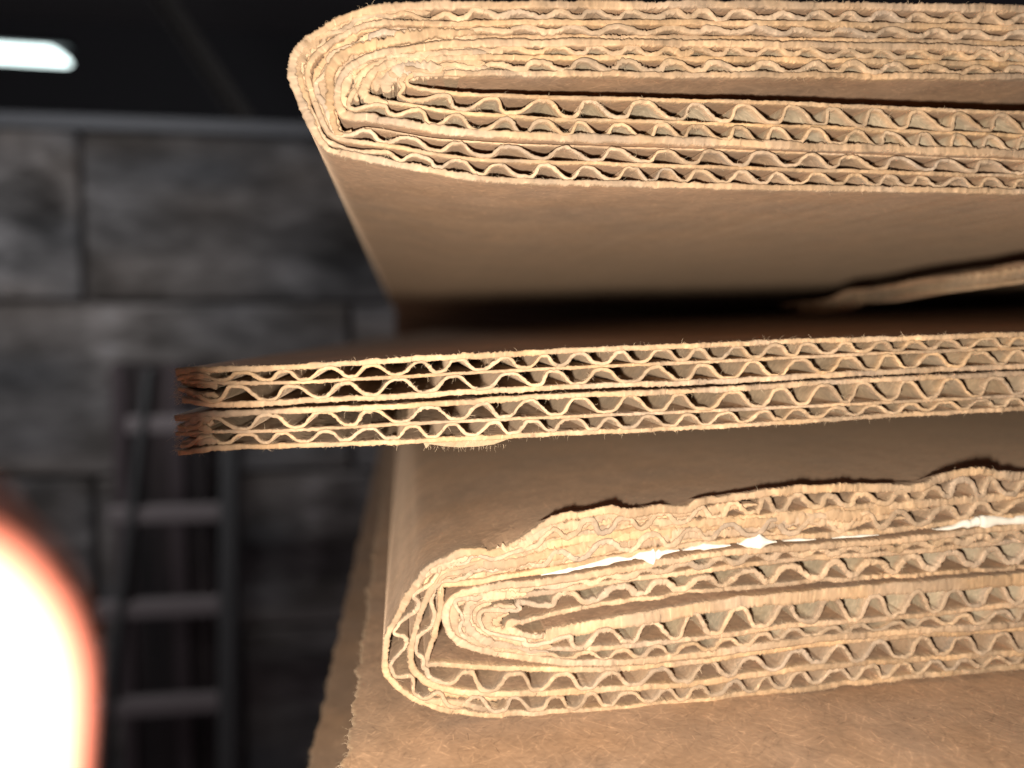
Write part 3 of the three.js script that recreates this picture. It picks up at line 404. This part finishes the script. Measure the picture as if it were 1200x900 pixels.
// ------------------------------------------------------------------ the hand holding the phone: one fingertip reaches into view beside the flash
{
  const K = 0.001, at = (u, v, d) => { const r = ray(u, v).normalize(); return camera.position.clone().addScaledVector(r, d); };
  const zc = 0.034, tip = at(-204, 822, zc), r0 = 0.0072;
  const up = new THREE.Vector3(0.12, 0.985, -0.1).normalize(), J = [tip];
  const add = (p, d, l) => p.clone().addScaledVector(d.clone().normalize(), l);
  const d1 = add(tip, new THREE.Vector3(-0.1, -1, 0.05), 0.022), d2 = add(d1, new THREE.Vector3(-0.35, -1, 0.25), 0.027), d3 = add(d2, new THREE.Vector3(-0.6, -1, 0.4), 0.045);
  const bones = [[tip, d1, r0, 0.0077], [d1, d2, 0.0077, 0.0085], [d2, d3, 0.0085, 0.0098]];
  const palm = add(d3, new THREE.Vector3(-0.35, -0.8, 0.3), 0.045), wrist = add(palm, new THREE.Vector3(-0.2, -1, 0.3), 0.05);
  bones.push([d3, palm, 0.012, 0.017], [palm, wrist, 0.02, 0.021]);
  for (let k = 1; k < 4; k++) { const kn = add(d3, new THREE.Vector3(-0.9, -0.15, 0.1), 0.021 * k), s = [1.0, 0.92, 0.75][k - 1], m1 = add(kn, new THREE.Vector3(-0.1, 0.5, -0.6), 0.042 * s), m2 = add(m1, new THREE.Vector3(0.25, -0.3, -0.9), 0.026 * s), m3 = add(m2, new THREE.Vector3(0.2, -0.9, 0.2), 0.02 * s);
    bones.push([kn, palm, 0.0115, 0.016], [kn, m1, 0.0095 * s ** 0.3, 0.0085 * s ** 0.3], [m1, m2, 0.0085 * s ** 0.3, 0.0078 * s ** 0.3], [m2, m3, 0.0078 * s ** 0.3, 0.0066 * s ** 0.3]); }
  const tb = add(palm, new THREE.Vector3(0.75, 0.1, -0.2), 0.024), tm = add(tb, new THREE.Vector3(0.7, 0.5, -0.2), 0.032), tt = add(tm, new THREE.Vector3(0.3, 0.9, -0.2), 0.026); bones.push([palm, tb, 0.017, 0.013], [tb, tm, 0.0125, 0.0098], [tm, tt, 0.0098, 0.0075]);
  const field = (bs, cell, k) => {
    const bb = new THREE.Box3(); for (const b of bs) { bb.expandByPoint(b[0]); bb.expandByPoint(b[1]); } bb.expandByScalar(0.026);
    const c = bb.getCenter(new THREE.Vector3()), half = Math.max(...bb.getSize(new THREE.Vector3()).toArray()) / 2, res = Math.ceil(half * 2 / cell), mc = new MarchingCubes(res, new THREE.MeshStandardMaterial(), false, false, 260000); mc.isolation = 0;
    const p = new THREE.Vector3(), ab = new THREE.Vector3(), ap = new THREE.Vector3();
    for (let z = 0; z < res; z++) for (let y = 0; y < res; y++) for (let x = 0; x < res; x++) { p.set((x - res / 2) / (res / 2), (y - res / 2) / (res / 2), (z - res / 2) / (res / 2)).multiplyScalar(half).add(c); let s = 0;
      for (const [a, b, ra, rb] of bs) { ab.subVectors(b, a); ap.subVectors(p, a); const h = clamp(ap.dot(ab) / ab.lengthSq(), 0, 1), d = ap.addScaledVector(ab, -h).length() - lerp(ra, rb, h); s += Math.exp(-d / k); }
      mc.field[x + y * res + z * res * res] = clamp(k * Math.log(Math.max(s, 1e-30)), -1, 1); }
    mc.update(); const n = mc.count, pos = mc.positionArray.slice(0, n * 3), nor = mc.normalArray.slice(0, n * 3); for (let i = 0; i < n * 3; i += 3) { pos[i] = pos[i] * half + c.x; pos[i + 1] = pos[i + 1] * half + c.y; pos[i + 2] = pos[i + 2] * half + c.z; }
    const g = new THREE.BufferGeometry(); g.setAttribute('position', new THREE.BufferAttribute(pos, 3)); g.setAttribute('normal', new THREE.BufferAttribute(nor, 3)); return g;
  };
  const skin = new THREE.MeshPhysicalMaterial({ color: new THREE.Color().setRGB(0.74, 0.21, 0.14), roughness: 0.6, side: THREE.DoubleSide });
  const t = thing('person', 'bare fingertip raised close to the lens, glaring white and orange', 'person');
  part('hand', field(bones, 0.0017, 0.0011), skin, t);
  const nail = new THREE.SphereGeometry(1, 24, 16); nail.scale(0.0048, 0.0062, 0.0012); const nm = part('fingernail', nail, new THREE.MeshPhysicalMaterial({ color: new THREE.Color().setRGB(0.75, 0.42, 0.35), roughness: 0.35, clearcoat: 0.5 }), t); nm.position.copy(add(tip, new THREE.Vector3(-0.25, 0.12, -0.95), 0.0068)); nm.rotation.set(0, 0.25, -0.08);
}
scene.traverse(o => { if (o.isMesh) { o.castShadow = true; o.receiveShadow = true; } });
renderer.render(scene, camera);
